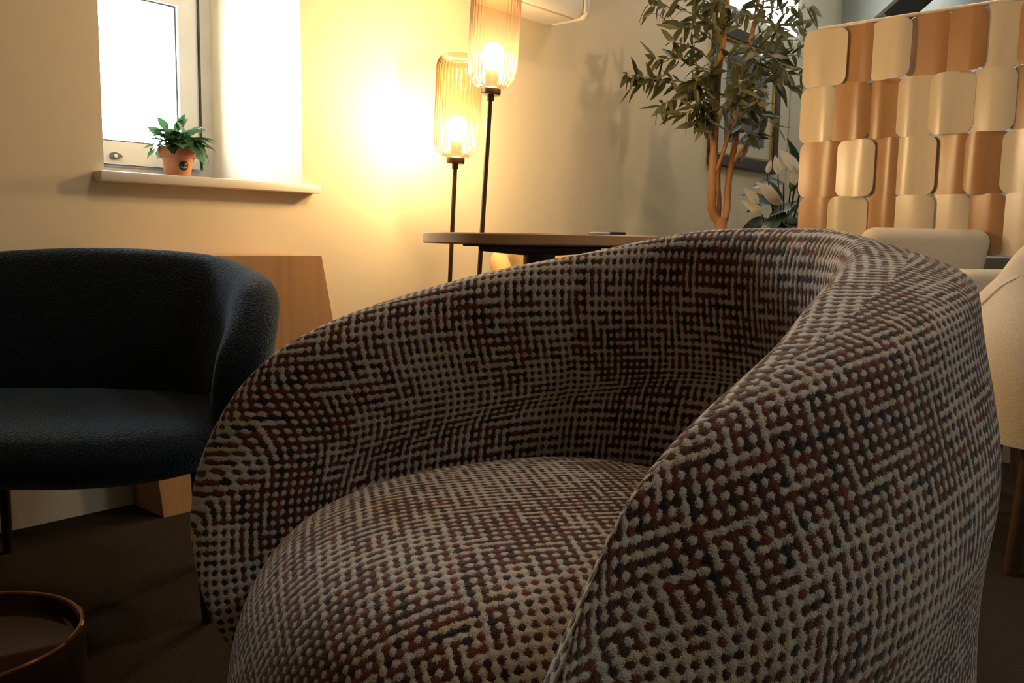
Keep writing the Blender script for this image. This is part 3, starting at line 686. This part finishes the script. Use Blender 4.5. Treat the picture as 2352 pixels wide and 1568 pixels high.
tw=[ # start pixel, end pixel, depth shift at the end
 ((1645,250),(1440,165),-.05),((1648,215),(1455,190),.0),((1647,235),(1510,240),-.08),((1644,270),(1560,260),-.12),((1650,180),(1500,130),-.02),((1652,165),(1540,90),-.1),
 ((1660,110),(1520,40),-.05),((1664,80),(1490,5),.0),((1668,40),(1560,-10),-.1),((1672,10),(1600,-30),.05),((1643,285),(1590,285),-.15),((1645,262),(1620,300),-.18),
 ((1700,270),(1720,320),-.12),((1702,250),(1790,290),-.06),((1706,215),(1830,200),-.02),((1712,185),(1870,175),.0),((1712,180),(1835,120),.03),((1718,130),(1865,90),.02),
 ((1724,95),(1850,60),.05),((1730,60),(1860,10),.0),((1738,20),(1800,-20),.08),((1690,250),(1660,240),-.2),((1650,190),(1600,180),-.2),((1655,140),(1690,150),-.22),
 ((1720,120),(1740,150),-.22),((1712,190),(1740,230),-.2),((1662,95),(1640,60),-.2),((1725,90),(1790,80),-.18),((1706,230),(1760,250),.12),((1668,50),(1720,30),-.2),((1655,160),(1580,210),-.14),((1711,335),(1740,310),-.06),
 ((1648,225),(1600,240),-.16),((1710,200),(1700,200),-.25),((1735,40),(1760,20),-.2),((1672,20),(1640,0),-.2),((1716,150),(1800,150),-.14),((1664,70),(1560,60),-.15)]
leaves=[]
for (sx,sy),(ex,ey),dy in tw:
    s=tl(sx,sy); en=tl(ex,ey,dy); mid=(s+en)/2+Vector((random.uniform(-.02,.02),random.uniform(-.03,.03),.03)); en=en+Vector((0,0,-.01))
    P=smoothpath([s,mid,en],6); MB().tube(P,[.0035-.0022*i/(len(P)-1) for i in range(len(P))],5).build('twig',M_TWIG,ot)
    L=(en-s).length; n=max(8,int(L/.017))
    for i in range(n):
        t=.18+.82*i/(n-1); f=t*(len(P)-1); k=min(int(f),len(P)-2); p=P[k].lerp(P[k+1],f-k); dr=(P[k+1]-P[k]).normalized()
        for sgn in ((1,-1) if random.random()<.38 else (random.choice((1,-1)),)):
            side=Vector((random.gauss(0,.6),random.gauss(0,.6),random.gauss(-.25,.6))); side=(side-dr*side.dot(dr)).normalized()
            d=dr*random.uniform(.25,.9)+side*sgn*.9+Vector((0,0,-.28)); nr=Vector((random.gauss(0,.7),random.gauss(-.5,.7),random.gauss(.6,.5)))
            leaves.append((p,leaf_matrix(p,d,nr,random.uniform(.85,1.3))))
vis=[];rest=[]
random.shuffle(leaves)
leaves.sort(key=lambda q:q[0].y+(0 if (q[0].z<1.83) else 5))
for i,(p,Mx) in enumerate(leaves):
    if i<300: place(LM[i%4],'leaf',Mx,ot)
    else: rest.append((LM[i%4],Mx))
if rest:
    mb=MB()
    for me,Mx in rest: mb.add([Mx@v.co for v in me.vertices],[tuple(p.vertices) for p in me.polygons])
    o=link('foliage',mb.v,mb.f,M_OLIVE,ot); o['kind']='stuff'

# ------------------------------------------------------------------ peace lily
ly0=at(1800,545,4.3); ly0.z=0
ly=thing('peace_lily','peace lily with dark leaves and white spathes beside the tile screen','plant',ly0)
def ll(px,py,dy=0): return at(px,py,4.3+dy)-ly0
MB().lathe([(.12,0),(.15,.02),(.16,.42),(.165,.44),(.15,.44),(.145,.40)],36).build('planter',M_POTGREY,ly)
MB().lathe([(.145,.39),(.145,.405),(.001,.412)],28).build('soil',M_SOIL,ly)
LL=[leaf_mesh('lily_leaf',.22,.046,.25,.25,M_LILY,8),leaf_mesh('lily_leaf',.19,.04,.4,.2,M_LILY,8)]
SPM=leaf_mesh('spathe',.088,.021,.1,.35,M_SPATHE,8,tip=1.2)
crown=Vector((0,0,.43))
def petiole(end,r=.004,mat=None):
    m=(crown+end)/2+Vector((0,0,.06)); MB().tube(smoothpath([crown+Vector((random.uniform(-.03,.03),random.uniform(-.03,.03),0)),m,end],5),r,6).build('petiole',mat or M_LILY,ly)
for px,py,dx,dz,dy,k in ((1800,420,-60,-2,-.05,0),(1775,470,-70,-30,.0,0),(1760,500,-60,25,-.05,1),(1815,440,20,-60,-.05,1),(1835,450,20,-50,.02,0),(1790,500,-30,20,-.12,0),(1825,490,30,10,-.1,1),(1810,520,-40,30,-.12,0),(1770,525,-50,10,-.1,1),(1830,400,-15,-60,.03,0),(1840,430,30,-40,.08,1),(1800,470,-20,-30,-.13,0),(1820,520,10,20,-.14,1),(1780,450,-40,10,.06,1),(1845,480,30,0,.05,0),(1805,505,5,-20,-.15,0),(1755,530,-30,10,-.05,0),(1835,530,0,-30,-.12,1),(1790,535,-40,-10,-.13,1),(1830,470,-50,10,-.08,0),(1845,510,-40,-10,-.09,1),(1765,510,30,-40,.1,0),(1815,545,-30,-60,-.05,0),(1785,490,40,30,-.1,0)):
    p=ll(px,py,dy); d=Vector((dx,-25,-dz)); petiole(p); place(LL[k],'leaf',leaf_matrix(p,d,(random.uniform(-.3,.3),-.6,.7),random.uniform(.7,1.0)),ly)
for px,py,dx,dz in ((1750,492,-38,-25),(1742,467,-30,-28),(1793,470,-45,-40),(1787,400,-8,-34),(1832,395,-35,-40),(1825,425,-8,-40),(1762,398,5,-25)):
    p=ll(px,py,-.12); d=Vector((dx,-4,-dz)); petiole(p,.003)
    sc=math.hypot(dx,dz)/2000*4.2/.088
    place(SPM,'spathe',leaf_matrix(p,d,(-.2,-1,.35),max(.7,sc*1.25)),ly)
    MB().tube([p+Vector((0,-.012,0)),p+Vector((0,-.012,0))+d.normalized()*.035],[.004,.003],6).build('spadix',M_MOUNT,ly)

# ------------------------------------------------------------------ potted ivy on the sill
PQ=.03; PT=.372
pp=wp(PT,PQ,.888)
pl=thing('potted_plant','terracotta pot with round black sticker and leafy green plant on the window sill','plant',pp)
pr=.048
MB().lathe([(.031,0),(.033,.003),(.0415,.052),(.0465,.052),(.0495,.056),(.050,.078),(.0465,.079),(.045,.070)],48).build('pot',M_TERRA,pl)
MB().lathe([(.044,.064),(.044,.068),(.001,.072)],24).build('soil',M_SOIL,pl)
IM=[leaf_mesh('ivy_leaf',.064,.024,.35,.15,M_IVY,7,.22),leaf_mesh('ivy_leaf',.054,.021,.6,.2,M_IVY,7,.2),leaf_mesh('ivy_leaf',.044,.012,.2,.3,M_IVY,6,0)]
for i in range(84):
    a=2*PI*i/84*9+random.uniform(-.3,.3); rr=random.uniform(.008,.052); z=.080+random.uniform(0,.050)*(1-rr/.10)
    p=Vector((rr*math.cos(a),rr*math.sin(a),z)); up=random.uniform(-.75,.7) if rr>.03 else random.uniform(.1,1.1)
    d=Vector((math.cos(a),math.sin(a),up)); place(IM[i%3],'leaf',leaf_matrix(p,d,(0,0,1) if abs(up)<.9 else (math.cos(a),0,.3),random.uniform(.75,1.1)),pl)
    if i%3==0: MB().tube([(rr*.3*math.cos(a),rr*.3*math.sin(a),.068),(p.x*.8,p.y*.8,p.z*.95),tuple(p)],.0012,5).build('stalk',M_IVY,pl)
# tall shoots
for px,py,qx,qy in ((385,300,360,262),(372,310,340,290),(400,300,428,272),(410,300,418,270),(432,310,462,286)):
    p=at(px,py,2.45)-pp; q=at(qx,qy,2.45)-pp; p.y=q.y=0; MB().tube([(p.x*.3,0,.07),tuple(p)],.0012,5).build('stalk',M_IVY,pl)
    place(IM[2],'leaf',leaf_matrix(p,q-p,(random.uniform(-1,1),-.6,.3),1.1),pl)
# sticker facing the viewer
vd=Vector((-pp.x,-pp.y,0)).normalized(); sd=Matrix.Rotation(.42,3,'Z')@vd
st_a=math.atan2(sd.y,sd.x)
slope=math.atan2(.0415-.033,.049)
M_STK=simple('black_sticker',(.018,.020,.016),.5); M_PRINT=simple('sticker_print',(.80,.74,.45),.6)
zc=.029; rc=.033+(.0415-.033)*(zc-.003)/.049
SMx=Matrix.Translation((math.cos(st_a)*(rc+.0012),math.sin(st_a)*(rc+.0012),zc))@Matrix.Rotation(st_a+PI/2,4,'Z')@Matrix.Rotation(slope,4,'X')
# local: x right, z up, -y out; bent round the pot
def bend(v): 
    return SMx@Vector((rc*math.sin(v[0]/rc), v[1]+rc*(1-math.cos(v[0]/rc)), v[2]))
mb=MB(); n=32; rad=.0135
v=[(0,0,0)]; fcs=[]
for ring_ in range(1,5):
    for k in range(n): v.append((rad*ring_/4*math.cos(2*PI*k/n),0,rad*ring_/4*math.sin(2*PI*k/n)))
for k in range(n): fcs.append((0,1+k,1+(k+1)%n))
for r_ in range(3):
    for k in range(n): a=1+r_*n; fcs.append((a+k,a+n+k,a+n+(k+1)%n,a+(k+1)%n))
stk=link('sticker',[bend(q) for q in v],fcs,M_STK,pl)
fc=bpy.data.curves.new('lettering','FONT'); fc.body='Oughtill'; fc.size=.0062; fc.align_x='CENTER'; fc.offset=.00010
to=bpy.data.objects.new('lettering',fc); COL.objects.link(to); bpy.context.view_layer.update()
tm=bpy.data.meshes.new_from_object(to.evaluated_get(bpy.context.evaluated_depsgraph_get())); bpy.data.objects.remove(to)
link('lettering',[bend((q.co.x,-.0006,q.co.y-.0055)) for q in tm.vertices],[tuple(p.vertices) for p in tm.polygons],M_PRINT,stk,False)
for cx,cz,an,ln in ((.0030,.0072,1.50,.0060),(.0066,.0052,.95,.0058),(.0012,.0024,2.2,.0034)):
    vs=[]
    for k in range(12):
        a=2*PI*k/12; x=ln/2*math.cos(a); y=ln*.19*math.sin(a); vs.append(bend((cx+x*math.cos(an)-y*math.sin(an),-.0006,cz+x*math.sin(an)+y*math.cos(an))))
    link('leaf_emblem',vs,[tuple(range(12))],M_PRINT,stk,False)
